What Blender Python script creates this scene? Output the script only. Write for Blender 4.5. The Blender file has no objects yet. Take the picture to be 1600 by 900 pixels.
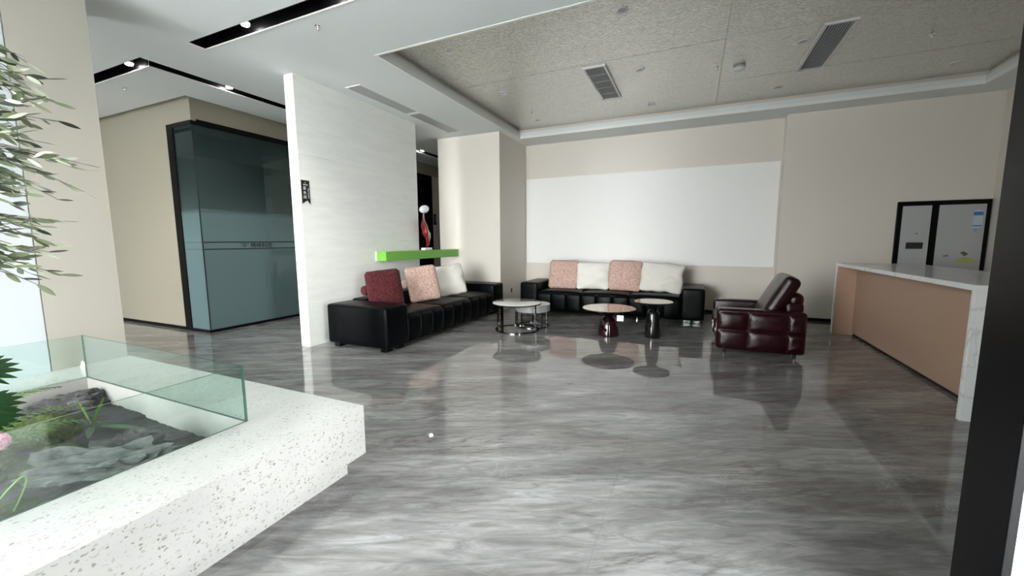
import bpy, bmesh, math, random
from mathutils import Vector, Matrix, noise
from math import sin, cos, pi, radians

random.seed(7)
S = bpy.context.scene
COL = S.collection

# ------------------------------------------------------------------ camera
CAM_H = 1.45
cd = bpy.data.cameras.new('camera')
cam = bpy.data.objects.new('camera', cd); COL.objects.link(cam)
cd.sensor_fit = 'HORIZONTAL'; cd.sensor_width = 36.0
cd.lens = 625.41 / 1600 * 36.0
cd.clip_start = 0.05; cd.clip_end = 200
_p, _y, _r = 0.116915607, 0.423706469, -0.00583297
f = Vector((-sin(_y) * cos(_p), cos(_y) * cos(_p), -sin(_p)))
r0 = Vector((cos(_y), sin(_y), 0)); u0 = r0.cross(f)
rr = r0 * cos(_r) + u0 * sin(_r); uu = -r0 * sin(_r) + u0 * cos(_r)
M = Matrix((rr, uu, -f)).transposed().to_4x4(); M.translation = Vector((0, 0, CAM_H))
cam.matrix_world = M
S.camera = cam

# ------------------------------------------------------------------ world, exposure
S.view_settings.view_transform = 'Standard'; S.view_settings.look = 'None'
S.view_settings.gamma = 1.0; S.view_settings.use_curve_mapping = False
S.view_settings.exposure = 3.55
w = bpy.data.worlds.new('overcast_sky'); S.world = w; w.use_nodes = True
nt = w.node_tree; bg = nt.nodes['Background']
tc = nt.nodes.new('ShaderNodeTexCoord'); sp = nt.nodes.new('ShaderNodeSeparateXYZ')
rp = nt.nodes.new('ShaderNodeValToRGB')
nt.links.new(tc.outputs['Generated'], sp.inputs[0]); nt.links.new(sp.outputs['Z'], rp.inputs[0])
rp.color_ramp.elements[0].position = 0.0; rp.color_ramp.elements[0].color = (1.0, 1.0, 0.985, 1)
rp.color_ramp.elements[1].position = 0.8; rp.color_ramp.elements[1].color = (0.90, 0.96, 1.0, 1)
nt.links.new(rp.outputs[0], bg.inputs[0]); bg.inputs[1].default_value = 3.0
S.cycles.max_bounces = 10; S.cycles.diffuse_bounces = 6; S.cycles.glossy_bounces = 5
S.cycles.transparent_max_bounces = 16; S.cycles.sample_clamp_indirect = 6
S.cycles.caustics_reflective = False; S.cycles.caustics_refractive = False

def portal(name, loc, rot, sx, sy):        # sampling portals in the glazed openings (they emit nothing themselves)
    l = bpy.data.lights.new(name, 'AREA'); l.shape = 'RECTANGLE'; l.size = sx; l.size_y = sy
    l.cycles.is_portal = True
    o = bpy.data.objects.new(name, l); o.location = loc; o.rotation_euler = rot; COL.objects.link(o)
portal('entrance_daylight_back', (-2.95, -3.98, 1.8), (radians(90), 0, 0), 3.4, 3.5)
portal('entrance_daylight_left', (-8.2, -1.98, 1.75), (radians(90), 0, 0), 1.4, 3.4)
portal('entrance_daylight_side', (0.86, 0.95, 1.15), (radians(90), 0, radians(90)), 0.98, 2.3)

# ------------------------------------------------------------------ materials
def _mat(name):
    m = bpy.data.materials.new(name); m.use_nodes = True
    return m, m.node_tree, m.node_tree.nodes['Principled BSDF']
def c4(c): return (c[0], c[1], c[2], 1)
def plain(name, col, rough=0.5, metal=0.0, bump=0.0, bscale=40, spec=None, coat=0.0, var=0.0, emis=None, es=0):
    m, t, b = _mat(name)
    b.inputs['Base Color'].default_value = c4(col); b.inputs['Roughness'].default_value = rough
    b.inputs['Metallic'].default_value = metal
    if spec is not None: b.inputs['Specular IOR Level'].default_value = spec
    if coat: b.inputs['Coat Weight'].default_value = coat; b.inputs['Coat Roughness'].default_value = 0.05
    if emis: b.inputs['Emission Color'].default_value = c4(emis); b.inputs['Emission Strength'].default_value = es
    g = t.nodes.new('ShaderNodeNewGeometry')
    n = t.nodes.new('ShaderNodeTexNoise'); n.inputs['Scale'].default_value = bscale; n.inputs['Detail'].default_value = 4
    t.links.new(g.outputs['Position'], n.inputs['Vector'])
    if bump:
        bp = t.nodes.new('ShaderNodeBump'); bp.inputs['Strength'].default_value = bump; bp.inputs['Distance'].default_value = 0.01
        t.links.new(n.outputs['Fac'], bp.inputs['Height']); t.links.new(bp.outputs[0], b.inputs['Normal'])
    if var:
        mx = t.nodes.new('ShaderNodeMix'); mx.data_type = 'RGBA'
        mx.inputs[6].default_value = c4([x * (1 - var) for x in col]); mx.inputs[7].default_value = c4([min(1, x * (1 + var)) for x in col])
        t.links.new(n.outputs['Fac'], mx.inputs[0]); t.links.new(mx.outputs[2], b.inputs['Base Color'])
    return m
def node(t, kind, **kw):
    n = t.nodes.new(kind)
    for k, v in kw.items(): setattr(n, k, v)
    return n
def ramp(t, src, stops):
    r = t.nodes.new('ShaderNodeValToRGB'); e = r.color_ramp.elements
    while len(e) < len(stops): e.new(0.5)
    for i, (p, c) in enumerate(stops):
        e[i].position = p; e[i].color = c4(c) if not isinstance(c, (int, float)) else (c, c, c, 1)
    t.links.new(src, r.inputs[0]); return r.outputs[0]
def mapped(t, scale, rotz=0.0, src=None):
    g = t.nodes.new('ShaderNodeNewGeometry'); v = g.outputs['Position']
    if rotz:
        m1 = t.nodes.new('ShaderNodeMapping'); m1.inputs['Rotation'].default_value = (0, 0, -rotz)
        t.links.new(v, m1.inputs[0]); v = m1.outputs[0]
    mp = t.nodes.new('ShaderNodeMapping'); mp.inputs['Scale'].default_value = scale
    t.links.new(v, mp.inputs[0]); return mp.outputs[0]
def tex(t, v, scale, detail=5, rough=0.55, dist=0.0):
    n = t.nodes.new('ShaderNodeTexNoise'); n.inputs['Scale'].default_value = scale; n.inputs['Detail'].default_value = detail
    n.inputs['Roughness'].default_value = rough; n.inputs['Distortion'].default_value = dist
    t.links.new(v, n.inputs['Vector']); return n.outputs['Fac']
def mixc(t, fac, a, b, mode='MIX'):
    m = t.nodes.new('ShaderNodeMix'); m.data_type = 'RGBA'; m.blend_type = mode
    if isinstance(fac, (int, float)): m.inputs[0].default_value = fac
    else: t.links.new(fac, m.inputs[0])
    for k, x in ((6, a), (7, b)):
        if isinstance(x, tuple): m.inputs[k].default_value = c4(x)
        else: t.links.new(x, m.inputs[k])
    return m.outputs[2]
def math_(t, op, a, b=None):
    m = t.nodes.new('ShaderNodeMath'); m.operation = op
    for i, x in enumerate((a, b)):
        if x is None: continue
        if isinstance(x, (int, float)): m.inputs[i].default_value = x
        else: t.links.new(x, m.inputs[i])
    return m.outputs[0]

def marble_floor():
    m, t, b = _mat('polished_grey_marble')
    v = mapped(t, (0.5, 2.5, 1), radians(27))
    big = tex(t, v, 1.5, 8, 0.62, 0.7)
    base = ramp(t, big, [(0.32, (0.135, 0.131, 0.129)), (0.45, (0.19, 0.186, 0.184)), (0.56, (0.245, 0.242, 0.24)), (0.68, (0.325, 0.328, 0.33))])
    v2 = mapped(t, (0.8, 4.5, 1), radians(24))
    fine = tex(t, v2, 3.4, 10, 0.7, 1.2)
    base = mixc(t, 0.62, base, ramp(t, fine, [(0.38, 0.30), (0.62, 0.72)]), 'OVERLAY')
    # long dark veins
    v3 = mapped(t, (0.3, 1.7, 1), radians(29))
    n3 = tex(t, v3, 1.9, 7, 0.6, 0.9)
    a3 = math_(t, 'ABSOLUTE', math_(t, 'SUBTRACT', n3, 0.5))
    dv = ramp(t, a3, [(0.0, 0.85), (0.010, 0.35), (0.03, 0.0)])
    gate = ramp(t, tex(t, mapped(t, (0.5, 0.8, 1)), 1.3, 2), [(0.42, 0.0), (0.6, 1.0)])
    base = mixc(t, math_(t, 'MULTIPLY', dv, gate), base, (0.095, 0.087, 0.083))
    # thin white crackle veins
    v4 = mapped(t, (1.0, 1.5, 1), radians(50))
    n4 = tex(t, v4, 2.3, 9, 0.65, 1.6)
    a4 = math_(t, 'ABSOLUTE', math_(t, 'SUBTRACT', n4, 0.5))
    wv = math_(t, 'MULTIPLY', ramp(t, a4, [(0.0, 0.5), (0.004, 0.2), (0.010, 0.0)]), ramp(t, tex(t, mapped(t, (1, 1, 1)), 1.1, 2), [(0.5, 0.0), (0.66, 1.0)]))
    base = mixc(t, wv, base, (0.46, 0.46, 0.455))
    t.links.new(base, b.inputs['Base Color'])
    b.inputs['Roughness'].default_value = 0.02; b.inputs['Specular IOR Level'].default_value = 0.62
    return m
def terrazzo():
    m, t, b = _mat('white_terrazzo')
    v = mapped(t, (1, .62, .85))
    vo = node(t, 'ShaderNodeTexVoronoi'); vo.inputs['Scale'].default_value = 88; vo.inputs['Randomness'].default_value = 1.0
    n = node(t, 'ShaderNodeTexNoise'); n.inputs['Scale'].default_value = 60
    t.links.new(v, n.inputs[0])
    add = node(t, 'ShaderNodeVectorMath', operation='MULTIPLY_ADD'); add.inputs[1].default_value = (0.02,) * 3
    t.links.new(n.outputs['Color'], add.inputs[0]); t.links.new(v, add.inputs[2])
    t.links.new(add.outputs[0], vo.inputs['Vector'])
    se = node(t, 'ShaderNodeSeparateColor'); t.links.new(vo.outputs['Color'], se.inputs[0])
    near = math_(t, 'LESS_THAN', vo.outputs['Distance'], math_(t, 'ADD', math_(t, 'MULTIPLY', se.outputs[2], 0.28), 0.16))
    pick = math_(t, 'GREATER_THAN', se.outputs[0], 0.45)
    chip = ramp(t, se.outputs[1], [(0.0, (0.20, 0.185, 0.16)), (0.5, (0.31, 0.295, 0.265)), (1.0, (0.39, 0.375, 0.345))])
    base = ramp(t, tex(t, v, 4, 3), [(0.3, (0.42, 0.42, 0.41)), (0.7, (0.475, 0.478, 0.465))])
    vo2 = node(t, 'ShaderNodeTexVoronoi'); vo2.inputs['Scale'].default_value = 150; t.links.new(add.outputs[0], vo2.inputs['Vector'])
    s2 = node(t, 'ShaderNodeSeparateColor'); t.links.new(vo2.outputs['Color'], s2.inputs[0])
    p2 = math_(t, 'MULTIPLY', math_(t, 'GREATER_THAN', s2.outputs[0], 0.8), math_(t, 'LESS_THAN', vo2.outputs['Distance'], 0.35))
    base = mixc(t, math_(t, 'MULTIPLY', p2, 0.5), base, (0.30, 0.285, 0.26))
    t.links.new(mixc(t, math_(t, 'MULTIPLY', near, pick), base, chip), b.inputs['Base Color'])
    b.inputs['Roughness'].default_value = 0.28
    return m
def pale_stone():
    m, t, b = _mat('pale_travertine_slab')
    v = mapped(t, (1, 1, 6))
    base = ramp(t, tex(t, v, 2.2, 6), [(0.3, (0.80, 0.81, 0.785)), (0.7, (0.87, 0.88, 0.855))])
    sp_ = ramp(t, tex(t, mapped(t, (1, 1, 2.2)), 34, 3, 0.6), [(0.30, 1.0), (0.36, 0.0)])
    base = mixc(t, math_(t, 'MULTIPLY', sp_, 0.5), base, (0.64, 0.64, 0.60))
    t.links.new(base, b.inputs['Base Color']); b.inputs['Roughness'].default_value = 0.35
    return m
def counter_stone():
    m, t, b = _mat('white_grey_counter_stone')
    v = mapped(t, (1, .5, 1), 0.5)
    n = tex(t, v, 2.2, 8, 0.6, 1.0)
    a = math_(t, 'ABSOLUTE', math_(t, 'SUBTRACT', n, 0.5))
    base = mixc(t, ramp(t, a, [(0.0, 0.5), (0.02, 0.0)]), (0.76, 0.77, 0.77), (0.45, 0.46, 0.47))
    t.links.new(base, b.inputs['Base Color']); b.inputs['Roughness'].default_value = 0.2
    return m
def foil():
    m, t, b = _mat('crinkled_silver_leaf')
    v = mapped(t, (1, 1, 1))
    n1 = tex(t, v, 26, 4, 0.6, 1.5); n2 = tex(t, v, 60, 3, 0.6, 0.8)
    h = math_(t, 'ADD', n1, math_(t, 'MULTIPLY', n2, 0.5))
    bp = node(t, 'ShaderNodeBump'); bp.inputs['Strength'].default_value = 0.6; bp.inputs['Distance'].default_value = 0.012
    t.links.new(h, bp.inputs['Height']); t.links.new(bp.outputs[0], b.inputs['Normal'])
    col = ramp(t, n1, [(0.32, (0.74, 0.74, 0.69)), (0.5, (0.90, 0.90, 0.86)), (0.68, (0.96, 0.96, 0.92))])
    sq = math_(t, 'ABSOLUTE', math_(t, 'SUBTRACT', tex(t, v, 34, 2, 0.5, 2.0), 0.5))
    col = mixc(t, ramp(t, sq, [(0.0, 0.75), (0.03, 0.35), (0.06, 0.0)]), col, (0.30, 0.30, 0.27))
    t.links.new(col, b.inputs['Base Color'])
    b.inputs['Metallic'].default_value = 0.75; b.inputs['Roughness'].default_value = 0.17
    return m
def boucle(name, a, c, scale=90):
    m, t, b = _mat(name)
    v = mapped(t, (1, 1, 1)); n = tex(t, v, scale, 3, 0.7, 1.0)
    t.links.new(ramp(t, n, [(0.35, a), (0.62, c)]), b.inputs['Base Color'])
    bp = node(t, 'ShaderNodeBump'); bp.inputs['Strength'].default_value = 0.8; bp.inputs['Distance'].default_value = 0.01
    t.links.new(n, bp.inputs['Height']); t.links.new(bp.outputs[0], b.inputs['Normal'])
    b.inputs['Roughness'].default_value = 0.95; b.inputs['Specular IOR Level'].default_value = 0.15
    b.inputs['Sheen Weight'].default_value = 0.05
    return m
def leather(name, col, rough=0.35, spec=0.5, grain=0.12):
    m, t, b = _mat(name)
    v = mapped(t, (1, 1, 1))
    vo = node(t, 'ShaderNodeTexVoronoi'); vo.inputs['Scale'].default_value = 260; t.links.new(v, vo.inputs['Vector'])
    big = tex(t, v, 9, 3, 0.5)
    h = math_(t, 'ADD', math_(t, 'MULTIPLY', vo.outputs['Distance'], 0.12), big)
    bp = node(t, 'ShaderNodeBump'); bp.inputs['Strength'].default_value = grain; bp.inputs['Distance'].default_value = 0.03
    t.links.new(h, bp.inputs['Height']); t.links.new(bp.outputs[0], b.inputs['Normal'])
    b.inputs['Base Color'].default_value = c4(col); b.inputs['Roughness'].default_value = rough
    b.inputs['Specular IOR Level'].default_value = spec
    return m
def schlick(t):
    lw = node(t, 'ShaderNodeLayerWeight'); lw.inputs[0].default_value = 0.5
    return math_(t, 'ADD', math_(t, 'MULTIPLY', math_(t, 'POWER', lw.outputs['Facing'], 5.0), 0.95), 0.045)
def thin_glass(name, tint, refl=1.0):
    m = bpy.data.materials.new(name); m.use_nodes = True; t = m.node_tree; t.nodes.clear()
    o = node(t, 'ShaderNodeOutputMaterial'); tr = node(t, 'ShaderNodeBsdfTransparent'); tr.inputs[0].default_value = c4(tint)
    gl = node(t, 'ShaderNodeBsdfGlossy'); gl.inputs['Roughness'].default_value = 0.01
    mx = node(t, 'ShaderNodeMixShader')
    t.links.new(schlick(t), mx.inputs[0])
    t.links.new(tr.outputs[0], mx.inputs[1]); t.links.new(gl.outputs[0], mx.inputs[2]); t.links.new(mx.outputs[0], o.inputs[0])
    return m
def office_glass():
    m = bpy.data.materials.new('half_frosted_office_glass'); m.use_nodes = True; t = m.node_tree; t.nodes.clear()
    o = node(t, 'ShaderNodeOutputMaterial'); tr = node(t, 'ShaderNodeBsdfTransparent'); tr.inputs[0].default_value = (0.30, 0.42, 0.39, 1)
    df = node(t, 'ShaderNodeBsdfDiffuse'); df.inputs[0].default_value = (0.125, 0.19, 0.20, 1)
    gl = node(t, 'ShaderNodeBsdfGlossy'); gl.inputs['Roughness'].default_value = 0.02; gl.inputs[0].default_value = (0.8, 0.95, 0.93, 1)
    g = node(t, 'ShaderNodeNewGeometry'); s = node(t, 'ShaderNodeSeparateXYZ'); t.links.new(g.outputs['Position'], s.inputs[0])
    k = ramp(t, math_(t, 'MULTIPLY', s.outputs['Z'], 0.25), [(0.37, 1.0), (0.475, 0.80), (0.50, 0.25), (0.60, 0.12)])
    m1 = node(t, 'ShaderNodeMixShader'); t.links.new(k, m1.inputs[0]); t.links.new(tr.outputs[0], m1.inputs[1]); t.links.new(df.outputs[0], m1.inputs[2])
    m2 = node(t, 'ShaderNodeMixShader'); t.links.new(schlick(t), m2.inputs[0]); t.links.new(m1.outputs[0], m2.inputs[1]); t.links.new(gl.outputs[0], m2.inputs[2])
    t.links.new(m2.outputs[0], o.inputs[0])
    return m
def moss_mat(name, a, c):
    m, t, b = _mat(name); v = mapped(t, (1, 1, 1)); n = tex(t, v, 70, 5, 0.7)
    t.links.new(ramp(t, n, [(0.35, a), (0.65, c)]), b.inputs['Base Color'])
    bp = node(t, 'ShaderNodeBump'); bp.inputs['Strength'].default_value = 1; bp.inputs['Distance'].default_value = 0.02
    t.links.new(n, bp.inputs['Height']); t.links.new(bp.outputs[0], b.inputs['Normal']); b.inputs['Roughness'].default_value = 0.95
    return m
def rock_mat(name, a, c):
    m, t, b = _mat(name); v = mapped(t, (1, 1, 2.5), 0.6); n = tex(t, v, 9, 8, 0.68, 0.6)
    t.links.new(ramp(t, n, [(0.3, a), (0.7, c)]), b.inputs['Base Color'])
    bp = node(t, 'ShaderNodeBump'); bp.inputs['Strength'].default_value = 0.7; bp.inputs['Distance'].default_value = 0.03
    t.links.new(n, bp.inputs['Height']); t.links.new(bp.outputs[0], b.inputs['Normal']); b.inputs['Roughness'].default_value = 0.65
    return m

MT = dict(
    floor=marble_floor(), grout=plain('tile_grout', (0.42, 0.42, 0.41), 0.5), terrazzo=terrazzo(), stone=pale_stone(), counter=counter_stone(), foil=foil(),
    white=plain('white_ceiling_paint', (0.78, 0.81, 0.81), 0.85, bump=0.03, bscale=30),
    trim=plain('white_trim_paint', (0.86, 0.86, 0.84), 0.5),
    cream=plain('cream_wall_panel', (0.72, 0.675, 0.615), 0.42, bump=0.02, bscale=200, var=0.03),
    beige=plain('beige_wall_panel', (0.31, 0.292, 0.258), 0.45, bump=0.02, bscale=200, var=0.03),
    glossbeige=plain('satin_beige_wall_panel', (0.37, 0.345, 0.275), 0.28, bump=0.02, bscale=3, var=0.03),
    board=plain('matte_white_board', (0.93, 0.93, 0.92), 0.6),
    bluewhite=plain('cool_white_panel', (0.42, 0.445, 0.47), 0.4),
    black=plain('black_metal', (0.002, 0.002, 0.0025), 0.35, spec=0.15, bump=0.02, bscale=300),
    blackgloss=plain('black_gloss', (0.006, 0.006, 0.007), 0.06, coat=0.5),
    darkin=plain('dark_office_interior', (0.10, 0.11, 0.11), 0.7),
    chrome=plain('chrome', (0.85, 0.85, 0.86), 0.06, 1.0),
    darkchrome=plain('dark_polished_steel', (0.10, 0.10, 0.105), 0.12, 1.0),
    leather=leather('black_leather', (0.0015, 0.002, 0.0025), 0.32, 0.08),
    maroon=leather('maroon_gloss_leather', (0.014, 0.0012, 0.003), 0.2, 0.45, 0.25),
    red=boucle('dark_red_boucle', (0.006, 0.001, 0.002), (0.10, 0.022, 0.026), 60),
    pink=boucle('dusty_pink_boucle', (0.36, 0.17, 0.13), (0.80, 0.62, 0.54), 60),
    cushwhite=plain('ivory_cushion_cloth', (0.80, 0.78, 0.72), 0.85, bump=0.25, bscale=25),
    green=plain('bright_green_lacquer', (0.17, 0.47, 0.06), 0.35),
    glazered=plain('glossy_red_glaze', (0.22, 0.012, 0.010), 0.08, coat=0.6),
    glazewhite=plain('glossy_white_glaze', (0.88, 0.88, 0.88), 0.15),
    pinkpanel=plain('pink_brown_counter_board', (0.46, 0.31, 0.225), 0.5, var=0.02),
    fridgewhite=plain('white_fridge_enamel', (0.45, 0.46, 0.47), 0.25),
    tabletop=plain('grey_white_table_glass', (0.60, 0.60, 0.58), 0.05, spec=0.8),
    mirror=plain('bronze_mirror_table_glass', (0.55, 0.50, 0.44), 0.04, 0.85),
    grey=plain('grey_lacquer', (0.33, 0.34, 0.34), 0.3),
    burgundy=plain('burgundy_lacquer', (0.014, 0.001, 0.003), 0.07, coat=0.6),
    glass=thin_glass('pale_green_glass', (0.93, 0.985, 0.965)), glassedge=plain('dark_green_glass_edge', (0.05, 0.10, 0.085), 0.1),
    office=office_glass(), darkglass=thin_glass('dark_clear_office_glass', (0.25, 0.32, 0.34)), vent=plain('grey_vent_metal', (0.42, 0.43, 0.44), 0.4), ventdark=plain('vent_dark_inside', (0.16, 0.17, 0.19), 0.6),
    ventframe=plain('vent_frame_enamel', (0.72, 0.72, 0.72), 0.4),
    lamp=plain('lit_lamp_lens', (1, 1, 1), 0.5, emis=(1.0, 0.97, 0.90), es=14.0),
    signblack=plain('black_sign_acrylic', (0.008, 0.008, 0.008), 0.5), signwhite=plain('white_sign_print', (0.85, 0.85, 0.85), 0.5),
    etch=plain('dark_green_lettering', (0.003, 0.007, 0.007), 0.5),
    blue=plain('blue_label_print', (0.04, 0.22, 0.50), 0.5), paleblue=plain('pale_label_print', (0.50, 0.60, 0.66), 0.5),
    deco=plain('olive_green_print', (0.42, 0.44, 0.14), 0.4), decodark=plain('brown_print', (0.16, 0.15, 0.08), 0.4),
    moss=moss_mat('bright_moss', (0.010, 0.024, 0.002), (0.065, 0.10, 0.008)), moss2=moss_mat('dull_moss', (0.008, 0.016, 0.004), (0.04, 0.065, 0.015)),
    soil=rock_mat('dark_gravel', (0.006, 0.0065, 0.0075), (0.034, 0.034, 0.038)),
    rock=rock_mat('grey_slate_rock', (0.02, 0.022, 0.022), (0.15, 0.16, 0.155)), darkrock=rock_mat('black_lava_rock', (0.010, 0.010, 0.011), (0.06, 0.06, 0.06)),
    plaster=plain('basin_plaster', (0.24, 0.24, 0.225), 0.8, bump=0.2, bscale=12, var=0.15),
    leaf=plain('olive_leaf', (0.15, 0.185, 0.105), 0.45, var=0.25, bscale=14), leaflight=plain('pale_olive_leaf', (0.44, 0.49, 0.37), 0.55),
    leafdark=plain('dark_olive_leaf', (0.05, 0.065, 0.045), 0.4), bark=plain('grey_olive_bark', (0.13, 0.115, 0.09), 0.9, bump=0.5),
    green1=plain('glossy_dark_green_leaf', (0.012, 0.045, 0.012), 0.4), green2=plain('fern_green', (0.045, 0.09, 0.018), 0.5), green3=plain('bright_grass_green', (0.11, 0.22, 0.035), 0.45),
    flower=boucle('pink_petals', (0.50, 0.12, 0.24), (0.85, 0.45, 0.58), 120),
    paving=plain('outdoor_paving', (0.55, 0.55, 0.53), 0.8),
    outwall=plain('white_render_wall', (0.80, 0.80, 0.78), 0.7),
)

# ------------------------------------------------------------------ helpers
def link(name, bm, mats, parent=None, smooth=False, loc=None, rot=None):
    me = bpy.data.meshes.new(name)
    bmesh.ops.recalc_face_normals(bm, faces=bm.faces)
    bm.to_mesh(me); bm.free()
    for m in (mats if isinstance(mats, (list, tuple)) else [mats]): me.materials.append(MT[m] if isinstance(m, str) else m)
    if smooth:
        me.polygons.foreach_set('use_smooth', [True] * len(me.polygons))
        if smooth == 'auto':
            me.set_sharp_from_angle(angle=radians(38))
    o = bpy.data.objects.new(name, me); COL.objects.link(o)
    if parent: o.parent = parent
    if loc: o.location = loc
    if rot: o.rotation_euler = rot
    return o
def tag(o, label, cat, group=None, kind=None):
    o['label'] = label; o['category'] = cat
    if group: o['group'] = group
    if kind: o['kind'] = kind
    return o
def thing(name, label, cat, loc=(0, 0, 0), rotz=0, group=None):
    o = bpy.data.objects.new(name, None); COL.objects.link(o); o.empty_display_size = 0.1
    o.location = loc; o.rotation_euler = (0, 0, rotz)
    return tag(o, label, cat, group)
def struct(o): o['kind'] = 'structure'; return o
def sbox(name, x0, x1, y0, y1, z0, z1, mat, parent=None):
    o = link(name, box(x0, x1, y0, y1, z0, z1), mat, parent)
    return o if parent else struct(o)
def add_box(bm, x0, x1, y0, y1, z0, z1, mi=0):
    vs = [bm.verts.new((x, y, z)) for z in (z0, z1) for y in (y0, y1) for x in (x0, x1)]
    for q in ((0, 2, 3, 1), (4, 5, 7, 6), (0, 1, 5, 4), (2, 6, 7, 3), (0, 4, 6, 2), (1, 3, 7, 5)):
        fc = bm.faces.new([vs[i] for i in q]); fc.material_index = mi
    return bm
def box(*a): return add_box(bmesh.new(), *a)
def bbox(x0, x1, y0, y1, z0, z1, b=0.005, seg=2):
    bm = box(x0, x1, y0, y1, z0, z1)
    bmesh.ops.bevel(bm, geom=bm.edges[:], offset=b, segments=seg, profile=0.6, affect='EDGES')
    return bm
def rbox(hx, hy, hz, r, k=4, m=4, puff=(0, 0, 0), wob=0.0, seed=0, bm=None, off=(0, 0, 0)):
    """soft rounded box with optional pillow puff per axis"""
    own = bm is None
    tmp = bmesh.new()
    def axis(h):
        a = [-h + r * (1 - cos(i * pi / 2 / k)) for i in range(k)]
        inner = [-(h - r) + 2 * (h - r) * i / m for i in range(m + 1)]
        return a + inner + [-x for x in reversed(a)]
    H = (hx, hy, hz); A = [axis(h) for h in H]
    for ax in range(3):
        u, v = [(1, 2), (2, 0), (0, 1)][ax]
        for s in (-1, 1):
            grid = []
            for a in A[u]:
                row = []
                for b_ in A[v]:
                    q = [0, 0, 0]; q[ax] = s * H[ax]; q[u] = a; q[v] = b_
                    inner = [max(-(H[i] - r), min(H[i] - r, q[i])) for i in range(3)]
                    d = Vector([q[i] - inner[i] for i in range(3)])
                    p = Vector(inner) + d.normalized() * r
                    n = [p[i] / H[i] for i in range(3)]
                    for i in range(3):
                        if puff[i]:
                            j, l = (i + 1) % 3, (i + 2) % 3
                            p[i] += puff[i] * n[i] * max(0, 1 - n[j] ** 2) ** 0.5 * max(0, 1 - n[l] ** 2) ** 0.5
                    if wob:
                        p += noise.noise_vector(p * 4 + Vector((seed, seed * 2, 0))) * wob
                    row.append(tmp.verts.new(p))
                grid.append(row)
            for i in range(len(grid) - 1):
                for j in range(len(grid[0]) - 1):
                    tmp.faces.new((grid[i][j], grid[i + 1][j], grid[i + 1][j + 1], grid[i][j + 1]))
    bmesh.ops.remove_doubles(tmp, verts=tmp.verts, dist=1e-5)
    bmesh.ops.translate(tmp, verts=tmp.verts, vec=off)
    bmesh.ops.recalc_face_normals(tmp, faces=tmp.faces)
    if own: return tmp
    me = bpy.data.meshes.new('t'); tmp.to_mesh(me); tmp.free(); bm.from_mesh(me); bpy.data.meshes.remove(me)
    return bm
def lathe(profile, n=48, bm=None, c=(0, 0, 0), mi=None):
    bm = bm or bmesh.new(); rings = []
    for (r, z) in profile:
        if r < 1e-6: rings.append([bm.verts.new((c[0], c[1], c[2] + z))])
        else: rings.append([bm.verts.new((c[0] + r * cos(2 * pi * i / n), c[1] + r * sin(2 * pi * i / n), c[2] + z)) for i in range(n)])
    for k, (a, b_) in enumerate(zip(rings, rings[1:])):
        for i in range(n):
            j = (i + 1) % n
            if len(a) == 1 and len(b_) == 1: break
            if len(a) == 1: fc = bm.faces.new((a[0], b_[i], b_[j]))
            elif len(b_) == 1: fc = bm.faces.new((a[i], b_[0], a[j]))
            else: fc = bm.faces.new((a[i], a[j], b_[j], b_[i]))
            if mi: fc.material_index = mi[k]
    return bm
def tube(pts, radii, n=8, bm=None):
    bm = bm or bmesh.new(); rings = []
    pts = [Vector(p) for p in pts]
    if not isinstance(radii, (list, tuple)): radii = [radii] * len(pts)
    for i, p in enumerate(pts):
        d = (pts[min(i + 1, len(pts) - 1)] - pts[max(i - 1, 0)]).normalized()
        a = d.orthogonal().normalized(); b_ = d.cross(a)
        rings.append([bm.verts.new(p + (a * cos(2 * pi * k / n) + b_ * sin(2 * pi * k / n)) * radii[i]) for k in range(n)])
    for A, B in zip(rings, rings[1:]):
        best = min(range(n), key=lambda s: sum((A[k].co - B[(k + s) % n].co).length for k in range(n)))
        for k in range(n):
            bm.faces.new((A[k], A[(k + 1) % n], B[(k + 1 + best) % n], B[(k + best) % n]))
    bm.faces.new(rings[0]); bm.faces.new(list(reversed(rings[-1])))
    return bm
def text_mesh(name, body, size, mat, parent, loc, rot, extrude=0.0006, xs=1.0):
    cu = bpy.data.curves.new(name, 'FONT'); cu.body = body; cu.size = size; cu.extrude = extrude
    cu.align_x = 'CENTER'; cu.align_y = 'CENTER'; cu.resolution_u = 3
    to = bpy.data.objects.new(name, cu); COL.objects.link(to)
    me = bpy.data.meshes.new_from_object(to.evaluated_get(bpy.context.evaluated_depsgraph_get()))
    COL.objects.unlink(to); bpy.data.objects.remove(to)
    me.name = name; me.materials.clear(); me.materials.append(MT[mat])
    o = bpy.data.objects.new(name, me); COL.objects.link(o); o.parent = parent
    o.location = loc; o.rotation_euler = rot; o.scale = (xs, 1, 1)
    return o

# ================================================================== SETTING
CZ = 3.62
# ---- floor: base with separate polished tiles
fl = sbox('floor', -12.2, 4.3, -4.1, 12.2, -0.12, -0.0015, 'grout')
TX, TY = 1.5, 0.75
tile_me = None
ix0, ix1 = -9, 3; iy0, iy1 = -7, 15
for i in range(ix0, ix1):
    for j in range(iy0, iy1):
        x = 1.13 + i * TX; y = 1.405 + j * TY
        if x > 4.2 or y > 12 or x + TX < -12 or y + TY < -3.9: continue
        if y < -2.1 and (x + TX < -4.7 or x > -1.2): continue
        if x + TX < -8 and y > 4: continue
        if tile_me is None:
            bm = box(0.0005, TX - 0.0005, 0.0005, TY - 0.0005, -0.0014, 0.0)
            bmesh.ops.bevel(bm, geom=[e for e in bm.edges if all(v.co.z > -0.001 for v in e.verts)], offset=0.0006, segments=1, affect='EDGES')
            o = link('tile', bm, 'floor', fl); tile_me = o.data
        else:
            o = bpy.data.objects.new('tile', tile_me); COL.objects.link(o); o.parent = fl
        o.location = (x, y, 0)

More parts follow.
